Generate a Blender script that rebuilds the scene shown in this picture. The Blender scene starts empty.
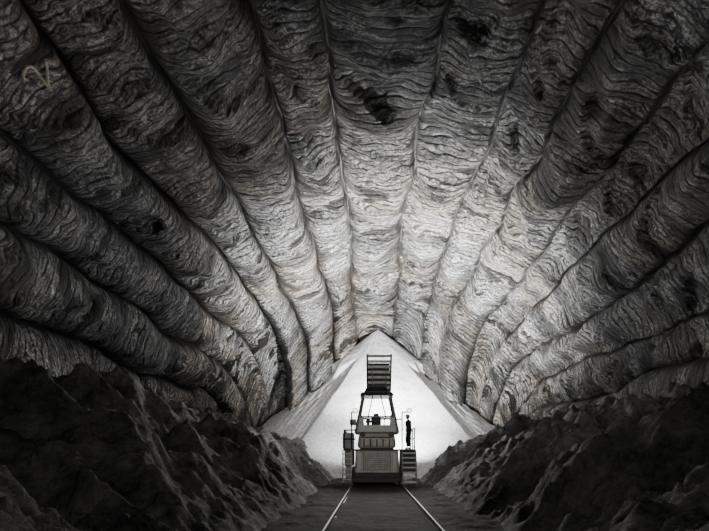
import bpy, bmesh, math, random
from mathutils import Vector, noise, Matrix
random.seed(7)
H=1.65; F=500.0
scene=bpy.context.scene
col=scene.collection

# ------------------------------------------------------------ materials
def newmat(name):
    m=bpy.data.materials.new(name); m.use_nodes=True
    nt=m.node_tree
    for n in list(nt.nodes): nt.nodes.remove(n)
    out=nt.nodes.new('ShaderNodeOutputMaterial')
    b=nt.nodes.new('ShaderNodeBsdfPrincipled')
    nt.links.new(b.outputs[0],out.inputs[0])
    return m,nt,b
class NB:
    def __init__(s,nt): s.nt=nt
    def put(s,inp,v):
        if isinstance(v,bpy.types.NodeSocket): s.nt.links.new(v,inp)
        else: inp.default_value=v
    def math(s,op,a,b=0.0,c=None,clamp=False):
        n=s.nt.nodes.new('ShaderNodeMath'); n.operation=op; n.use_clamp=clamp
        s.put(n.inputs[0],a); s.put(n.inputs[1],b)
        if c is not None: s.put(n.inputs[2],c)
        return n.outputs[0]
    def noise(s,vec,scale,detail=4,rough=.5,dist=0.0):
        n=s.nt.nodes.new('ShaderNodeTexNoise')
        if vec is not None: s.put(n.inputs['Vector'],vec)
        n.inputs['Scale'].default_value=scale; n.inputs['Detail'].default_value=detail
        n.inputs['Roughness'].default_value=rough; n.inputs['Distortion'].default_value=dist
        return n.outputs[0]
    def comb(s,x,y,z=0.0):
        n=s.nt.nodes.new('ShaderNodeCombineXYZ'); s.put(n.inputs[0],x); s.put(n.inputs[1],y); s.put(n.inputs[2],z)
        return n.outputs[0]
    def ramp(s,f,stops):
        n=s.nt.nodes.new('ShaderNodeValToRGB'); s.put(n.inputs[0],f)
        e=n.color_ramp.elements
        while len(e)<len(stops): e.new(0.5)
        for el,(p,c) in zip(e,stops):
            el.position=p; el.color=(c,c,c,1) if not isinstance(c,tuple) else (*c,1)
        return n.outputs[0]
    def mix(s,f,a,b,bt='MIX'):
        n=s.nt.nodes.new('ShaderNodeMix'); n.data_type='RGBA'; n.blend_type=bt
        s.put(n.inputs[0],f)
        s.put(n.inputs[6],a if not isinstance(a,tuple) else (*a,1)); s.put(n.inputs[7],b if not isinstance(b,tuple) else (*b,1))
        return n.outputs[2]
    def bump(s,h,strength,dist,normal=None):
        n=s.nt.nodes.new('ShaderNodeBump'); n.inputs['Strength'].default_value=strength
        n.inputs['Distance'].default_value=dist; s.put(n.inputs['Height'],h)
        if normal is not None: s.nt.links.new(normal,n.inputs['Normal'])
        return n.outputs[0]

def rock_salt():
    m,nt,b=newmat('carved_rock_salt'); k=NB(nt)
    uv=nt.nodes.new('ShaderNodeUVMap'); uv.uv_map='UVMap'
    sep=nt.nodes.new('ShaderNodeSeparateXYZ'); nt.links.new(uv.outputs[0],sep.inputs[0])
    u,v=sep.outputs[0],sep.outputs[1]
    tc=nt.nodes.new('ShaderNodeTexCoord'); P=tc.outputs['Object']
    s=k.math('SUBTRACT',k.math('FRACT',u),0.5)
    rib=k.math('FLOOR',u)
    curve=k.math('MULTIPLY',k.math('MULTIPLY',s,s),-3.2)
    big=k.math('MULTIPLY',k.noise(P,0.20,2,.5,.0),.6)
    v1=k.math('ADD',k.math('ADD',k.math('ADD',v,curve),big),k.math('MULTIPLY',rib,3.37))
    wob=k.math('MULTIPLY',k.noise(P,1.5,2,.5),0.05)
    vt=k.math('ADD',v1,wob)
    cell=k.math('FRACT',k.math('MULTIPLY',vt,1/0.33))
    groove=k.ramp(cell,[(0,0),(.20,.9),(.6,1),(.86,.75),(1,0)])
    dash=k.noise(k.comb(k.math('MULTIPLY',u,20.0),k.math('MULTIPLY',vt,5.8)),1.6,3,.65)
    fine=k.noise(k.comb(k.math('MULTIPLY',u,2.6),k.math('MULTIPLY',vt,3.0),k.math('MULTIPLY',rib,2.3)),3.4,6,.75,.0)
    streak=k.noise(k.comb(k.math('MULTIPLY',u,.6),k.math('MULTIPLY',v1,1.0),3.1),.8,5,.62,.1)
    grain=k.noise(P,6.0,8,.8)
    st=k.noise(P,.34,3,.5,1.1)
    lines=k.math('FRACT',k.math('MULTIPLY',st,15.0))
    lineD=k.ramp(lines,[(0,.02),(.14,.9),(.80,1),(.9,.5),(1,.03)])
    where=k.ramp(k.noise(P,.2,2,.5),[(0,.2),(.46,.25),(.53,1),(1,1)])
    pt=k.noise(k.comb(k.math('MULTIPLY',u,1.0),k.math('MULTIPLY',v1,1.1),1.3),.70,6,.66,.35)
    patch=k.ramp(pt,[(0,0),(.580,0),(.588,1),(1,1)])
    base=k.ramp(fine,[(0,(.05,.05,.05)),(.42,(.14,.139,.138)),(.50,(.46,.459,.458)),(.57,(.86,.86,.862)),(1,(.95,.95,.952))])
    base=k.mix(1.0,base,k.ramp(streak,[(0,.14),(.42,.26),(.50,.66),(.57,1.0),(1,1)]),'MULTIPLY')
    base=k.mix(where,base,k.mix(1.0,base,lineD,'MULTIPLY'))
    base=k.mix(1.0,base,k.ramp(grain,[(0,.10),(.43,.42),(.51,1.0),(1,1)]),'MULTIPLY')
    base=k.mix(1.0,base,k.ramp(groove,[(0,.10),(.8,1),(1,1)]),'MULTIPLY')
    base=k.mix(1,base,k.ramp(dash,[(0,.25),(.45,.45),(.51,1.0),(1,1)]),'MULTIPLY')
    warm=k.noise(P,.16,2,.5)
    base=k.mix(k.ramp(warm,[(0,.0),(.48,.05),(.60,1),(1,1)]),base,k.mix(1.0,base,(1.0,.89,.77),'MULTIPLY'))
    # shade painted into the base colour along the seams between flutes
    seam_shade=k.math('ADD',k.math('ABSOLUTE',s),k.math('MULTIPLY',k.math('SUBTRACT',k.noise(P,1.3,4,.6),.5),.10))
    base=k.mix(k.ramp(seam_shade,[(0,0),(.44,0),(.485,.85),(1,1)]),base,(.03,.028,.026))
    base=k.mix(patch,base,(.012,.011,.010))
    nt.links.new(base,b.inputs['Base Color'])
    b.inputs['Roughness'].default_value=.34
    b.inputs['Specular IOR Level'].default_value=.75
    h=k.math('ADD',k.math('MULTIPLY',groove,.8),k.math('MULTIPLY',fine,.9))
    h=k.math('ADD',h,k.math('MULTIPLY',grain,.9))
    h=k.math('ADD',h,k.math('MULTIPLY',dash,.8))
    h=k.math('SUBTRACT',h,k.math('MULTIPLY',patch,2.5))
    nt.links.new(k.bump(h,1.0,.135),b.inputs['Normal'])
    return m

def earth(name,c1,c2,sc=1.5,bd=.12,streaks=False):
    m,nt,b=newmat(name); k=NB(nt)
    tc=nt.nodes.new('ShaderNodeTexCoord'); P=tc.outputs['Object']
    n1=k.noise(P,sc,8,.68); n2=k.noise(P,sc*.22,4,.6); n3=k.noise(P,sc*6,5,.7)
    f=k.math('ADD',k.math('MULTIPLY',n1,.6),k.math('MULTIPLY',n2,.4))
    c=k.ramp(f,[(0,c1),(.40,c1),(.62,c2),(1,c2)])
    c=k.mix(.8,c,k.ramp(n3,[(0,.4),(.42,.6),(.55,1),(1,1)]),'MULTIPLY')
    nt.links.new(c,b.inputs['Base Color']); b.inputs['Roughness'].default_value=.85
    b.inputs['Specular IOR Level'].default_value=.2
    h=k.math('ADD',n1,k.math('MULTIPLY',n3,.25))
    nt.links.new(k.bump(h,1.0,bd),b.inputs['Normal'])
    return m
def plain(name,c,rough=.5,metal=0.0,dirt=.35,sc=4):
    m,nt,b=newmat(name); k=NB(nt)
    tc=nt.nodes.new('ShaderNodeTexCoord')
    n=k.noise(tc.outputs['Object'],sc,6,.65)
    d=tuple(x*(1-dirt) for x in c)
    nt.links.new(k.ramp(n,[(.35,d),(.62,c)]),b.inputs['Base Color'])
    b.inputs['Roughness'].default_value=rough; b.inputs['Metallic'].default_value=metal
    return m
def emit(name,c,st):
    m,nt,b=newmat(name)
    b.inputs['Base Color'].default_value=(*c,1); b.inputs['Emission Color'].default_value=(*c,1)
    b.inputs['Emission Strength'].default_value=st
    return m
M_rock=rock_salt()
M_bank=earth('dark_salt_rubble',(.06,.058,.056),(.36,.355,.345),1.1,.36)
M_floor=earth('dusty_mine_floor',(.015,.014,.013),(.05,.048,.045),2.6,.15)
M_pile=earth('white_salt',(.78,.78,.785),(.90,.905,.92),1.0,.06)
M_pale=plain('pale_enamel',(.74,.71,.64),.45)
M_grey=plain('grey_steel',(.34,.34,.34),.5,.2)
M_dark=plain('dark_steel',(.045,.045,.045),.5,.3)
M_white=plain('white_painted_steel',(.8,.8,.78),.45,0,.2)
M_rail=plain('worn_rail_steel',(.22,.22,.23),.5,.5,.3,8)
M_sleeper=plain('dusty_timber',(.03,.028,.025),.95)
M_rubber=plain('black_rubber',(.02,.02,.02),.8)
M_lamp=emit('work_lamp_glow',(1,.70,.42),5)
M_cloth=plain('dark_workwear',(.035,.038,.045),.9)
M_skin=plain('skin',(.42,.27,.20),.6,0,.1)
M_helmet=plain('white_hard_hat',(.6,.6,.58),.35,0,.1)
M_hair=plain('dark_hair',(.03,.022,.018),.8)
M_chalk=plain('ochre_spray_paint',(.60,.53,.41),.8,0,.4,9)

# ------------------------------------------------------------ helpers
def link(o,parent=None):
    col.objects.link(o)
    if parent is not None: o.parent=parent
    return o
def mesh_obj(name,verts,faces,mat,parent=None,smooth=True):
    me=bpy.data.meshes.new(name); me.from_pydata(verts,[],faces); me.update()
    if smooth: me.polygons.foreach_set('use_smooth',[True]*len(me.polygons))
    me.materials.append(mat)
    return link(bpy.data.objects.new(name,me),parent)
class Part:
    def __init__(s): s.bm=bmesh.new()
    def box(s,x0,x1,y0,y1,z0,z1,bev=.02,taper=None,seg=2):
        t=bmesh.ops.create_cube(s.bm,size=1.0); vs=t['verts']
        for v in vs:
            top=v.co.z>0
            v.co=Vector((x0+(v.co.x+.5)*(x1-x0),y0+(v.co.y+.5)*(y1-y0),z0+(v.co.z+.5)*(z1-z0)))
            if taper and top:
                cx=(x0+x1)/2; cy=(y0+y1)/2
                v.co.x=cx+(v.co.x-cx)*taper[0]; v.co.y=cy+(v.co.y-cy)*taper[1]
        if bev>0:
            es=set(e for v in vs for e in v.link_edges)
            bmesh.ops.bevel(s.bm,geom=list(es),offset=bev,segments=seg,affect='EDGES',profile=.5)
        return s
    def tube(s,a,b,r,n=10,r2=None):
        a=Vector(a);b=Vector(b);d=b-a
        q=Vector((0,0,1)).rotation_difference(d.normalized()).to_matrix().to_4x4()
        bmesh.ops.create_cone(s.bm,cap_ends=True,segments=n,radius1=r,radius2=r if r2 is None else r2,depth=d.length,matrix=Matrix.Translation((a+b)/2)@q)
        return s
    def path(s,pts,r,n=8):
        for a,b in zip(pts[:-1],pts[1:]): s.tube(a,b,r,n)
        for p in pts[1:-1]:
            bmesh.ops.create_icosphere(s.bm,subdivisions=1,radius=r*1.02,matrix=Matrix.Translation(p))
        return s
    def done(s,name,mat,parent,smooth=False):
        me=bpy.data.meshes.new(name); s.bm.to_mesh(me); s.bm.free()
        me.materials.append(mat)
        o=link(bpy.data.objects.new(name,me),parent)
        return o
def empty(name,loc=(0,0,0)):
    e=bpy.data.objects.new(name,None); e.location=loc; e.empty_display_size=.5; col.objects.link(e); return e

# ------------------------------------------------------------ vault: flutes that run in overhead, then turn down the end face
B=[-9,4,15,23,32,42,49.5,61,70,81,96.5,106.5,118,128,139,149,160,172,189]
NR=len(B)-1
Y0,Y1=-8.0,64.0; DY=.11
NY=int((Y1-Y0)/DY)
NS=22
def sm(a,b,x):
    t=max(0,min(1,(x-a)/(b-a))); return t*t*(3-2*t)
rr=random.Random(11)
JIT=[rr.uniform(-1.8,1.8) for i in range(NR)]
OFF=[rr.uniform(-.55,.45) for _ in range(NR)]
RB=4.5
def bnd(j,y):
    if j==0 or j==len(B)-1: return B[j]
    y=min(y,50)
    b=B[j]+2.8*noise.noise(Vector((j*7.3,y*.08,0)))+1.5*noise.noise(Vector((j*3.3,y*.30,4)))+.45*noise.noise(Vector((j*3.3,y*1.4,8)))
    return max(B[0],min(B[-1],b))
def vault_rib(thd,y):
    bs=[bnd(j,y) for j in range(NR+1)]
    for i in range(NR):
        if bs[i]<=thd<=bs[i+1]: return i,2*(thd-bs[i])/(bs[i+1]-bs[i]+1e-6)-1
    return 0,0
def vault_point(i,s,y,lift=0):
    a,b=bnd(i,y),bnd(i+1,y)
    thd=(a+b)/2+s*(b-a)/2
    th=math.radians(thd)
    hw=math.radians(B[i+1]-B[i])/2*14
    hw=min(hw,1.42)
    ad=abs(thd-90)
    sk=s+.22*(1-s*s)*(1 if i%2 else -1)*noise.noise(Vector((i*2.2,y*.1,3)))*2
    prof=max(0,1-abs(sk)**2.1)**.56
    d=1.22*hw*prof*(1+.42*noise.noise(Vector((i*5.1,y*.22,9)))+.30*noise.noise(Vector((i*5.1,y*.7,2))))
    d+=OFF[i]*min(1,prof*1.6)
    d-=.30*math.exp(-((1-abs(s))/.05)**2)
    n=noise.noise(Vector((i*11.7,y*.35+.8*s,s*.8)))*.28*prof
    P=Vector((math.cos(th)*14,y,math.sin(th)*14))
    n2=noise.fractal(P*.5,1.0,2.1,5)*.28
    chip=noise.noise(Vector((P.x*1.7,P.y*2.6,P.z*1.7)))
    n3=.18*max(0,chip-.12)
    ledge=noise.noise(Vector((i*4.4,y*.55+s*.5,s*.35+6)))
    n3+=.26*sm(.12,.2,ledge)*prof
    off=d+n-n2-n3+lift
    y0=43.2-4.8*sm(6,34,ad)+JIT[i]*prof*.9
    f=1-.05*sm(20,42,y)
    R0=15.2*f
    ell=y-y0
    cx,cz=math.cos(th),math.sin(th)
    if ell<=0:
        r=R0-off
        return Vector((cx*r,y,H+cz*r))
    ph=min(ell/RB,math.pi/2)
    extra=max(0,ell-RB*math.pi/2)
    pinch=1-.17*sm(0,9,ell)
    ks=1-.15*sm(0,5,ell)
    off*=ks
    yy=y0+RB*math.sin(ph)+extra*.05
    zz=H+cz*R0-RB*(1-math.cos(ph))-extra
    return Vector((cx*R0*pinch-cx*off*(.5+.5*math.cos(ph)), yy-off*cz*math.sin(ph)-off*(1-cz)*.4*math.sin(ph), zz-cz*off*math.cos(ph)))
def build_vault(name,i0,i1):
    verts=[];uvs=[];faces=[]
    ss=[math.sin(math.pi/2*(-1+2*k/NS))*.65+(-1+2*k/NS)*.35 for k in range(NS+1)]
    cols=[]
    for i in range(i0,i1):
        for k in range(NS+(1 if i==i1-1 else 0)):
            cols.append((i,ss[k],i+(.5+.5*ss[k])*.998+.001))
    nc=len(cols)
    for r in range(NY+1):
        y=Y0+r*DY
        for (i,s,u) in cols:
            verts.append(vault_point(i,s,y)); uvs.append((u,y))
    for r in range(NY):
        for c in range(nc-1):
            a=r*nc+c
            faces.append((a,a+1,a+nc+1,a+nc))
    o=mesh_obj(name,verts,faces,M_rock)
    uvl=o.data.uv_layers.new(name='UVMap')
    buf=[]
    for f in faces:
        us=[uvs[v][0] for v in f]; base=math.floor(min(us))
        for v in f:
            u=uvs[v][0]
            if u>=base+1: u=base+.9995
            buf.extend((u,uvs[v][1]))
    uvl.data.foreach_set('uv',buf)
    return o
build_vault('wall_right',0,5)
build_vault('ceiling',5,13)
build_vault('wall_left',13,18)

def painted_two():
    pts=[]
    for a in range(200,-50,-12):
        pts.append((.16*math.cos(math.radians(a)),.16+.15*math.sin(math.radians(a))))
    pts+=[(0.02,-.08),(-.18,-.30),(-.05,-.26),(.20,-.30),(.27,-.24)]
    rot=math.radians(129.6-90-5)
    pr=Part(); P3=[]
    for (a,b) in pts:
        a*=1.2;b*=1.2
        aa=a*math.cos(rot)-b*math.sin(rot); bb=a*math.sin(rot)+b*math.cos(rot)
        thd=131.8-math.degrees(aa/13.6); y=14.0-bb
        i,s=vault_rib(thd,y); P3.append(vault_point(i,s,y,.02))
    pr.path(P3,.04,6)
    pr.done('painted_number',M_chalk,None)
painted_two()

# floor
def grid(name,x0,x1,y0,y1,nx,ny,fn,mat):
    vs=[];fs=[]
    for j in range(ny+1):
        for i in range(nx+1):
            x=x0+(x1-x0)*i/nx; y=y0+(y1-y0)*j/ny
            vs.append((x,y,fn(x,y)))
    for j in range(ny):
        for i in range(nx):
            a=j*(nx+1)+i; fs.append((a,a+1,a+nx+2,a+nx+1))
    return mesh_obj(name,vs,fs,mat)
def floor_h(x,y):
    xx=abs(x-.22)
    z=-.02+.05*noise.fractal(Vector((x*.7,y*.7,0)),1,2,4)
    z+=.10*max(0,noise.noise(Vector((x*2.2,y*2.2,5))))*(sm(1.35,1.9,xx)+.25)
    return z
grid('floor',-14.5,14.5,-8,61,220,480,floor_h,M_floor)

# banks of salt rubble
def bank_h(u,y,side):
    w=noise.noise(Vector((u*.22,y*.16,side*9)))*2.2
    per=5.0 if side<0 else 5.6
    ph=(y+w+(u*.35 if side<0 else u*.25))/per+ (.30 if side<0 else .55)
    tri=1-abs(2*(ph-math.floor(ph))-1)
    ph2=(y+noise.noise(Vector((u*.5,y*.3,side*2)))*1.8-u*.3)/1.7
    tri2=1-abs(2*(ph2-math.floor(ph2))-1)
    start=2.45+.4*noise.noise(Vector((y*.4,side*3,0)))
    e=max(0,u-start)
    cap=(2.9 if side<0 else 2.65)
    k=(.56 if side<0 else .50)*e
    base=cap*(1-math.exp(-k/cap*1.15))+.06*e
    z=base*(.50+.85*tri)+ .42*tri2*min(1,e/2.5)
    p=Vector((u*side*.5,y*.5,side*5))
    z+=.72*noise.fractal(p,1.1,2.1,5)*min(1,e/2)
    lump=1-abs(noise.noise(Vector((u*1.1,y*1.1,side*3+2))))*2
    z+=.38*lump*min(1,e/1.5)*(.5+.5*noise.noise(p*.8))
    c1=1-abs(noise.noise(Vector((u*2.7,y*2.7,side*3+8))))*2
    z+=.14*c1*min(1,e/1.0)
    z+=.15*noise.fractal(p*5,.9,2.1,5)*min(1,e/.5)
    far=max(0,min(1,(y-27)/10))
    z*=1-.10*far
    return max(z-.10,-.14)
for side,nm in ((-1,'rubble_heap'),(1,'rubble_heap.001')):
    nx,ny=170,660
    vs=[];fs=[]
    for j in range(ny+1):
        y=-6+(49*j/ny)
        for i in range(nx+1):
            u=2.1+12.1*i/nx
            vs.append((side*u+.22,y,bank_h(u,y,side)))
    for j in range(ny):
        for i in range(nx):
            a=j*(nx+1)+i
            fs.append((a,a+1,a+nx+2,a+nx+1) if side>0 else (a,a+nx+1,a+nx+2,a+1))
    mesh_obj(nm,vs,fs,M_bank)

# white salt cone
AP=(.50,47.0,H+11.5); SL=.81
def build_pile():
    vs=[];fs=[];nr,na=110,300
    Rb=(AP[2]+.3)/SL
    for r in range(nr+1):
        q=Rb*r/nr
        for a in range(na):
            t=2*math.pi*a/na
            x=AP[0]+q*math.cos(t); y=AP[1]+q*math.sin(t)
            z=AP[2]-q*SL+min(q,.5)*.2
            z+=.05*min(1,q/3)*noise.noise(Vector((math.cos(t)*9,math.sin(t)*9,q*.15)))
            z+=.08*min(1,q/3)*noise.fractal(Vector((x*.5,y*.5,z*.5)),1,2,4)
            dd=math.degrees(t)%360
            fl=0
            if 180<=dd<=246: fl=min(1,(246-dd)/3)
            if 300<=dd<=360: fl=min(1,(dd-300)/3)
            lim=max(0,min(1,(q-4.8-1.2*noise.noise(Vector((dd*.08,3,1))))/.8))
            rid=abs((dd/2.2+noise.noise(Vector((x*.25,y*.25,0)))*1.5)%1*2-1)
            z-=fl*lim*(.45+.5*rid)
            vs.append((x,y,z))
    for r in range(nr):
        for a in range(na):
            b=(a+1)%na
            fs.append((r*na+a,r*na+b,(r+1)*na+b,(r+1)*na+a))
    mesh_obj('white_salt_pile',vs,fs,M_pile)
build_pile()

# ------------------------------------------------------------ rails
tr=empty('railway_track',(.22,0,0))
for sx,nm in ((-1.21,'rail_a'),(1.21,'rail_b')):
    p=Part()
    p.box(sx-.05,sx+.05,-6,29,-.06,-.035,.004); p.box(sx-.010,sx+.010,-6,29,-.035,.055,0); p.box(sx-.020,sx+.020,-6,29,.055,.078,.006)
    p.done(nm,M_rail,tr)
p=Part(); y=-5.5
while y<28.5:
    p.box(-1.6,1.6,y,y+.24,-.20,-.045,.01); y+=.75
p.done('sleepers',M_sleeper,tr)

# ------------------------------------------------------------ machine (front at y=25)
mc=empty('salt_loading_machine',(.2,25.0,0))
def P_(): return Part()
p=P_()
for yy in (.7,3.0):
    for sx in (-1.19,1.23):
        p.tube((sx-.07,yy,.40),(sx+.07,yy,.40),.32,28)
        s=1 if sx<0 else -1
        p.tube((sx+s*.07,yy,.40),(sx+s*.11,yy,.40),.36,28)
        p.tube((sx-.13,yy,.40),(sx+.13,yy,.40),.09,12)
    p.tube((-1.2,yy,.40),(1.2,yy,.40),.06,10)
p.done('wheels',M_dark,mc)
p=P_(); p.box(-1.15,1.18,.0,4.0,.30,.62,.04)
p.box(-1.22,-1.02,.2,3.6,.5,.9,.03); p.box(1.05,1.25,.2,3.6,.5,.9,.03)
p.box(-1.25,1.25,-.10,.05,.12,.40,.03)
p.done('chassis',M_dark,mc)
p=P_(); p.box(-1.10,1.14,.05,3.6,.50,1.78,.12,(.96,1),4); p.done('engine_housing',M_pale,mc)
p=P_()
for i in range(10):
    z=.74+i*.092; p.box(-.60,.64,.0,.07,z,z+.04,.008)
p.box(-.68,-.62,-.01,.08,.70,1.68,.01); p.box(.66,.72,-.01,.08,.70,1.68,.01); p.box(-.68,.72,-.01,.08,1.66,1.72,.01)
p.done('radiator_grille',M_grey,mc)
p=P_(); p.box(-.97,-.75,-.03,.08,.78,1.6,.02); p.box(.80,1.02,-.03,.08,.78,1.6,.02); p.done('side_lockers',M_white,mc)
p=P_(); p.box(-1.0,1.03,.12,3.0,1.78,2.72,.30,(.88,.95),6); p.done('engine_hood',M_pale,mc)
p=P_()
for x in (-.62,-.30,.02,.33,.65): p.box(x-.03,x+.03,.06,.2,1.9,2.30,.012)
p.box(-.82,.85,.02,.18,1.78,1.86,.02); p.box(-.72,.75,.10,.26,2.36,2.42,.01); p.done('hood_vents',M_dark,mc)
p=P_(); p.box(-1.66,1.98,.05,3.2,1.70,1.80,.02); p.done('deck',M_dark,mc)
def cabpt(x,y,t):
    k=1-.36*t
    return (x*k, .7+(y-.7)*(1-.15*t)+.1*t, 2.62+1.93*t)
p=P_()
for x in (-1.05,1.1):
    for yy in (.25,1.9): p.tube(cabpt(x,yy,0),cabpt(x,yy,1),.07,8)
for t in (0,.42,1):
    a=[cabpt(x,y,t) for x,y in ((-1.05,.25),(1.1,.25),(1.1,1.9),(-1.05,1.9))]
    for i in range(4): p.tube(a[i],a[(i+1)%4],.05,8)
p.tube(cabpt(-.5,.25,.42),cabpt(-.28,.25,1),.03,8); p.tube(cabpt(.55,.25,.42),cabpt(.33,.25,1),.03,8)
p.done('cab_frame',M_grey,mc)
p=P_(); p.box(-1.02,1.06,.26,.32,2.6,3.02,.02,(.93,1)); p.box(-1.02,-.62,.26,.31,3.02,3.40,.02,(.8,1)); p.box(.66,1.04,.26,.31,3.02,3.40,.02,(.8,1))
p.done('cab_front_panel',M_white,mc)
p=P_(); p.box(-.85,.89,.15,1.95,4.50,4.68,.05,(.9,.9)); p.box(-.66,.70,.35,1.75,4.66,5.0,.08,(.72,.85)); p.done('cab_roof',M_dark,mc)
p=P_(); p.box(-.28,.28,1.2,1.7,2.6,2.95,.06); p.box(-.26,.26,1.6,1.78,2.9,3.5,.07); p.box(-.14,.14,1.62,1.76,3.5,3.70,.05); p.box(-.50,-.35,.6,.9,2.6,3.35,.02); p.box(-.55,.1,.55,.75,3.15,3.28,.03); p.tube((.35,.8,2.6),(.42,.7,3.4),.025,8)
p.done('operator_seat_and_controls',M_dark,mc)
za,zb=4.75,6.60
def bp(t,x): return (x, 1.9-1.5*t, za+(zb-za)*t)
p=P_()
for x in (-.47,.75):
    p.tube(bp(0,x),bp(1,x),.05,8)
p.done('boom_side_rails',M_dark,mc)
p=P_()
for i in range(8):
    t=.04+i*.132; b=bp(t,0)
    p.box(-.45,.73,b[1]-.08,b[1]+.08,b[2]-.055,b[2]+.065,.015)
p.done('boom_slats',M_white,mc)
p=P_()
p.box(-.45,.73,2.0,2.06,4.7,6.45,.01)
p.done('boom_backplate',M_dark,mc)
p=P_()
p.tube((-.42,1.5,4.6),(-.42,1.9,5.2),.04); p.tube((.7,1.5,4.6),(.7,1.9,5.2),.04); p.tube((-.2,1.9,4.6),(-.2,.7,6.2),.03); p.tube((.50,1.9,4.6),(.50,.7,6.2),.03); p.done('boom_struts',M_grey,mc)
p=P_()
for a in ([(-1.62,.1,1.8),(-1.62,.1,2.75),(-1.0,.1,2.75)],[(-1.62,.1,2.75),(-1.62,2.6,2.75),(-1.62,2.6,1.8)],[(-1.62,.1,2.3),(-1.62,2.6,2.3)],[(-1.62,.1,2.3),(-1.05,.1,2.3)],[(-1.25,.05,1.8),(-1.25,.05,3.65),(-1.05,.05,3.65)],[(-1.62,1.3,1.8),(-1.62,1.3,2.75)],[(-1.25,.05,3.1),(-1.0,.2,3.1)]):
    p.path(a,.035)
p.done('handrail_a',M_dark,mc)
p=P_(); p.box(-1.70,-1.15,.15,1.3,1.8,2.62,.05); p.box(-1.62,-1.18,.2,2.4,.95,1.7,.05); p.box(-1.55,-1.25,.1,.3,.30,.95,.03); p.box(-1.34,-1.02,.1,.3,3.0,3.3,.03); p.done('tool_boxes',M_grey,mc)
p=P_()
for x in (-1.68,-1.26): p.tube((x,.02,.12),(x,.02,1.75),.03,8)
for i in range(6): p.box(-1.68,-1.26,-.04,.09,.24+i*.26,.29+i*.26,.008)
p.done('ladder',M_white,mc)
p=P_()
for a in ([(1.9,.02,1.8),(1.9,.02,2.85),(1.9,2.6,2.85),(1.9,2.6,1.8)],[(1.9,.02,2.35),(1.9,2.6,2.35)],[(1.28,.02,1.8),(1.28,.02,3.65),(1.62,.05,3.65)],[(1.9,1.3,1.8),(1.9,1.3,2.85)],[(1.28,.02,3.3),(1.0,.3,3.3)]):
    p.path(a,.035)
p.done('handrail_b',M_dark,mc)
p=P_()
for x in (1.28,1.96):
    p.tube((x,-.45,.03),(x,.05,1.75),.045,8)
p.done('stair_stringers',M_grey,mc)
p=P_()
for i in range(7):
    t=(i+.3)/7; yy=-.45+.5*t; z=.05+1.68*t
    p.box(1.28,1.96,yy-.12,yy+.12,z,z+.075,.008)
p.done('stair_treads',M_white,mc)
p=P_(); p.box(1.26,1.98,.12,2.4,.6,1.70,.05); p.done('battery_box',M_dark,mc)
p=P_()
LP=[(-1.05,-.02,3.72),(1.64,-.05,3.72),(-.70,-.02,2.52),(.74,-.02,2.52)]
for x,y,z in LP: p.tube((x,y,z),(x,y+.18,z),.14,16,.08)
p.done('lamp_housings',M_dark,mc)
p=P_()
for x,y,z in LP[:2]: p.tube((x,y-.012,z),(x,y+.01,z),.10,16)
p.done('lamp_lenses',M_lamp,mc)
p=P_(); p.tube((.85,2.3,2.4),(.85,2.3,3.6),.07); p.tube((.85,2.3,3.6),(.9,2.45,3.75),.07)
p.box(-.5,.6,3.3,5.0,.5,1.4,.06); p.tube((-.4,3.4,1.5),(-.4,4.9,.5),.08); p.tube((.5,3.4,1.5),(.5,4.9,.5),.08)
p.done('exhaust_and_rear_scoop',M_dark,mc)

# ------------------------------------------------------------ worker
wk=empty('worker',(1.84,25.45,1.80))
wk.rotation_euler=(0,0,math.radians(-75))
def skin(name,J,E,mat,parent,root=0,sub=2):
    me=bpy.data.meshes.new(name); me.from_pydata([j[0] for j in J],E,[]); me.update()
    o=bpy.data.objects.new(name,me); link(o,parent)
    m=o.modifiers.new('Skin','SKIN'); m.use_smooth_shade=True
    for i,j in enumerate(J):
        sv=me.skin_vertices[0].data[i]; r=j[1]
        sv.radius=r if isinstance(r,tuple) else (r,r); sv.use_root=(i==root)
    s=o.modifiers.new('Sub','SUBSURF'); s.levels=sub; s.render_levels=sub
    me.materials.append(mat); return o
J=[((0,.02,.93),(.18,.15)),((0,.0,1.10),(.17,.145)),((0,-.02,1.28),(.20,.16)),((0,-.02,1.42),(.16,.12)),((0,-.03,1.50),.065),
   ((.09,.01,.84),.115),((.11,-.03,.49),.082),((.12,.03,.10),.062),
   ((-.09,.01,.84),.115),((-.12,-.07,.49),.082),((-.12,.0,.10),.062),
   ((.20,-.02,1.40),.08),((.25,-.02,1.12),.062),((.22,-.24,1.02),.045),
   ((-.20,-.02,1.40),.08),((-.26,.03,1.12),.062),((-.24,-.06,.88),.045)]
E=[(0,1),(1,2),(2,3),(3,4),(0,5),(5,6),(6,7),(0,8),(8,9),(9,10),(3,11),(11,12),(12,13),(3,14),(14,15),(15,16)]
skin('body_in_overalls',J,E,M_cloth,wk)
for x,y in ((.12,.03),(-.12,.0)):
    skin('boot',[((x,y+.02,.10),.055),((x,y+.03,.055),.055),((x,y-.08,.05),.05),((x,y-.17,.042),.038)],[(0,1),(1,2),(2,3)],M_rubber,wk)
skin('neck',[((0,-.03,1.46),.06),((0,-.04,1.56),.055)],[(0,1)],M_skin,wk)
bm=bmesh.new(); bmesh.ops.create_uvsphere(bm,u_segments=32,v_segments=24,radius=1)
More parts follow.
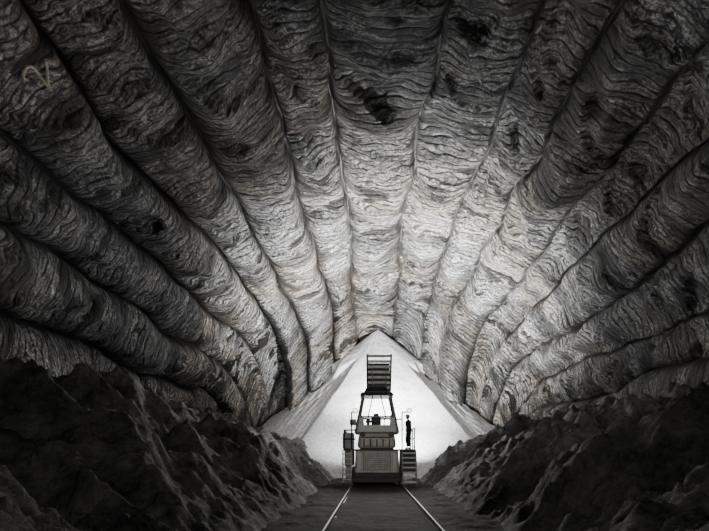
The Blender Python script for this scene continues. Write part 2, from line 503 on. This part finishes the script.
for v in bm.verts:
    x,y,z=v.co
    w=1-.28*max(0,-z)**1.3
    v.co=Vector((x*.074*w, y*.095*(1-.12*max(0,-z)) , z*.118))
    if y<0:
        nz=math.exp(-((x/.16)**2+((z+.12)/.22)**2)); v.co.y-=.026*nz
        for ex in (-.38,.38): v.co.y+=.010*math.exp(-(((x-ex)/.17)**2+((z-.06)/.12)**2))
        v.co.y-=.006*math.exp(-((x/.3)**2+((z+.45)/.06)**2)); v.co.y-=.010*math.exp(-((x/.3)**2+((z+.85)/.18)**2))
bmesh.ops.translate(bm,verts=bm.verts,vec=(0,-.055,1.625))
me=bpy.data.meshes.new('head'); bm.to_mesh(me); bm.free(); me.materials.append(M_skin)
for q in me.polygons:q.use_smooth=True
link(bpy.data.objects.new('head',me),wk)
bm=bmesh.new()
for s in (-1,1): bmesh.ops.create_uvsphere(bm,u_segments=12,v_segments=8,radius=1,matrix=Matrix.Translation((s*.076,-.045,1.615))@Matrix.Diagonal((.012,.02,.032,1)))
me=bpy.data.meshes.new('ears'); bm.to_mesh(me); bm.free(); me.materials.append(M_skin); link(bpy.data.objects.new('ears',me),wk)
bm=bmesh.new()
for s in (-1,1): bmesh.ops.create_uvsphere(bm,u_segments=12,v_segments=8,radius=.012,matrix=Matrix.Translation((s*.028,-.142,1.632)))
me=bpy.data.meshes.new('eyes'); bm.to_mesh(me); bm.free(); me.materials.append(M_white); link(bpy.data.objects.new('eyes',me),wk)
bm=bmesh.new(); bmesh.ops.create_uvsphere(bm,u_segments=24,v_segments=16,radius=1,matrix=Matrix.Translation((0,-.03,1.64))@Matrix.Diagonal((.08,.095,.105,1)))
bmesh.ops.delete(bm,geom=[v for v in bm.verts if v.co.y<-.05 or v.co.z<1.57],context='VERTS')
me=bpy.data.meshes.new('hair'); bm.to_mesh(me); bm.free(); me.materials.append(M_hair); link(bpy.data.objects.new('hair',me),wk)
bm=bmesh.new(); bmesh.ops.create_uvsphere(bm,u_segments=32,v_segments=20,radius=1,matrix=Matrix.Translation((0,-.05,1.665))@Matrix.Diagonal((.105,.128,.115,1)))
bmesh.ops.delete(bm,geom=[v for v in bm.verts if v.co.z<1.664],context='VERTS')
bmesh.ops.create_cone(bm,cap_ends=True,segments=32,radius1=.125,radius2=.115,depth=.012,matrix=Matrix.Translation((0,-.065,1.668))@Matrix.Diagonal((.92,1.2,1,1)))
me=bpy.data.meshes.new('hard_hat'); bm.to_mesh(me); bm.free(); me.materials.append(M_helmet); link(bpy.data.objects.new('hard_hat',me),wk)
def hand(nm,o,d,side,curl):
    o=Vector(o); d=Vector(d).normalized(); s=Vector((1,0,0))
    dn=d.cross(s).normalized()
    if dn.z>0: dn=-dn
    if abs(d.z)>.8: dn=Vector((-side,0,0)); s=Vector((0,1,0))
    skin(nm+'_palm',[(o-d*.01,(.026,.022)),(o+d*.04,(.036,.018)),(o+d*.085,(.038,.016))],[(0,1),(1,2)],M_skin,wk,sub=2)
    for i,(off,L) in enumerate(((-.03,.066),(-.010,.076),(.011,.070),(.031,.055))):
        b=o+d*.08+s*off
        d2=(d*math.cos(curl*.5)+dn*math.sin(curl*.5)); d3=(d*math.cos(curl*1.1)+dn*math.sin(curl*1.1)); d4=(d*math.cos(curl*1.6)+dn*math.sin(curl*1.6))
        p1=b+d2*L*.45; p2=p1+d3*L*.32; p3=p2+d4*L*.25
        skin(nm+'_finger_%d'%(i+1),[(b,.009),(p1,.0085),(p2,.008),(p3,.007)],[(0,1),(1,2),(2,3)],M_skin,wk,sub=1)
    b=o+d*.02-s*.03*side
    p1=b+(d*.6-s*.7*side+dn*.2).normalized()*.04; p2=p1+(d*.9-s*.2*side+dn*.5).normalized()*.03
    skin(nm+'_thumb',[(b,.012),(p1,.010),(p2,.008)],[(0,1),(1,2)],M_skin,wk,sub=1)
hand('hand_a',(.22,-.27,1.015),(0,-1,-.05),1,1.1)
hand('hand_b',(-.24,-.08,.85),(0,-.15,-1),-1,.45)

# ------------------------------------------------------------ lights
def spot(name,loc,target,power,angle,blend=1.0,size=.3,color=(1,1,1)):
    l=bpy.data.lights.new(name,'SPOT'); l.energy=power; l.spot_size=math.radians(angle); l.spot_blend=blend; l.shadow_soft_size=size; l.color=color
    o=bpy.data.objects.new(name,l); o.location=loc
    o.rotation_euler=(Vector(target)-Vector(loc)).to_track_quat('-Z','Y').to_euler(); col.objects.link(o); return o
spot('rear_work_lamp',(1.9,28.0,3.0),(2.8,46,5.8),22000,76,1,.2,(.96,.98,1))
spot('rear_work_lamp.001',(-1.4,28.0,3.0),(-1.0,46,6),4500,90,1,.2,(.96,.98,1))
spot('roof_flood_lamp',(1.2,30.5,4.6),(2.4,37,17),56000,160,.9,.2,(1,.99,.98))
spot('machine_front_fill',(0.5,-3,3.0),(0.2,25,3.8),2300,26,.7,.4,(1,.97,.92))  # added fill from behind the camera, brightens the machine front
spot('near_vault_fill',(1.0,7,2.6),(1.2,14,16),1700,160,.9,.3,(1,.97,.93))  # added fill low over the track, lifts the near part of the vault
spot('front_work_lamp',(-1.0,24.8,4.6),(-9,10,2),1600,120,.9,.15,(1,.98,.95))
spot('front_work_lamp.001',(1.7,24.8,4.6),(9,10,2),1600,120,.9,.15,(1,.98,.95))
spot('bank_fill',(.5,-4,4.6),(-9,14,2),450,75,1,.3,(1,.98,.95))  # this pair of fills is added behind the camera to brighten the banks
spot('bank_fill.001',(.5,-4,4.6),(10,14,2),450,75,1,.3,(1,.98,.95))

w=bpy.data.worlds.new('mine_darkness'); scene.world=w; w.use_nodes=True
bgn=w.node_tree.nodes.get('Background'); bgn.inputs[0].default_value=(.02,.021,.024,1); bgn.inputs[1].default_value=.3

# ------------------------------------------------------------ camera
cam=bpy.data.cameras.new('camera'); co=bpy.data.objects.new('camera',cam); col.objects.link(co)
co.location=(0,0,H); co.rotation_euler=(math.radians(90),0,0)
cam.sensor_width=36; cam.lens=36*F/709; cam.clip_end=300
cam.shift_x=-(372.5-354.5)/709; cam.shift_y=(452-265.5)/709
scene.camera=co
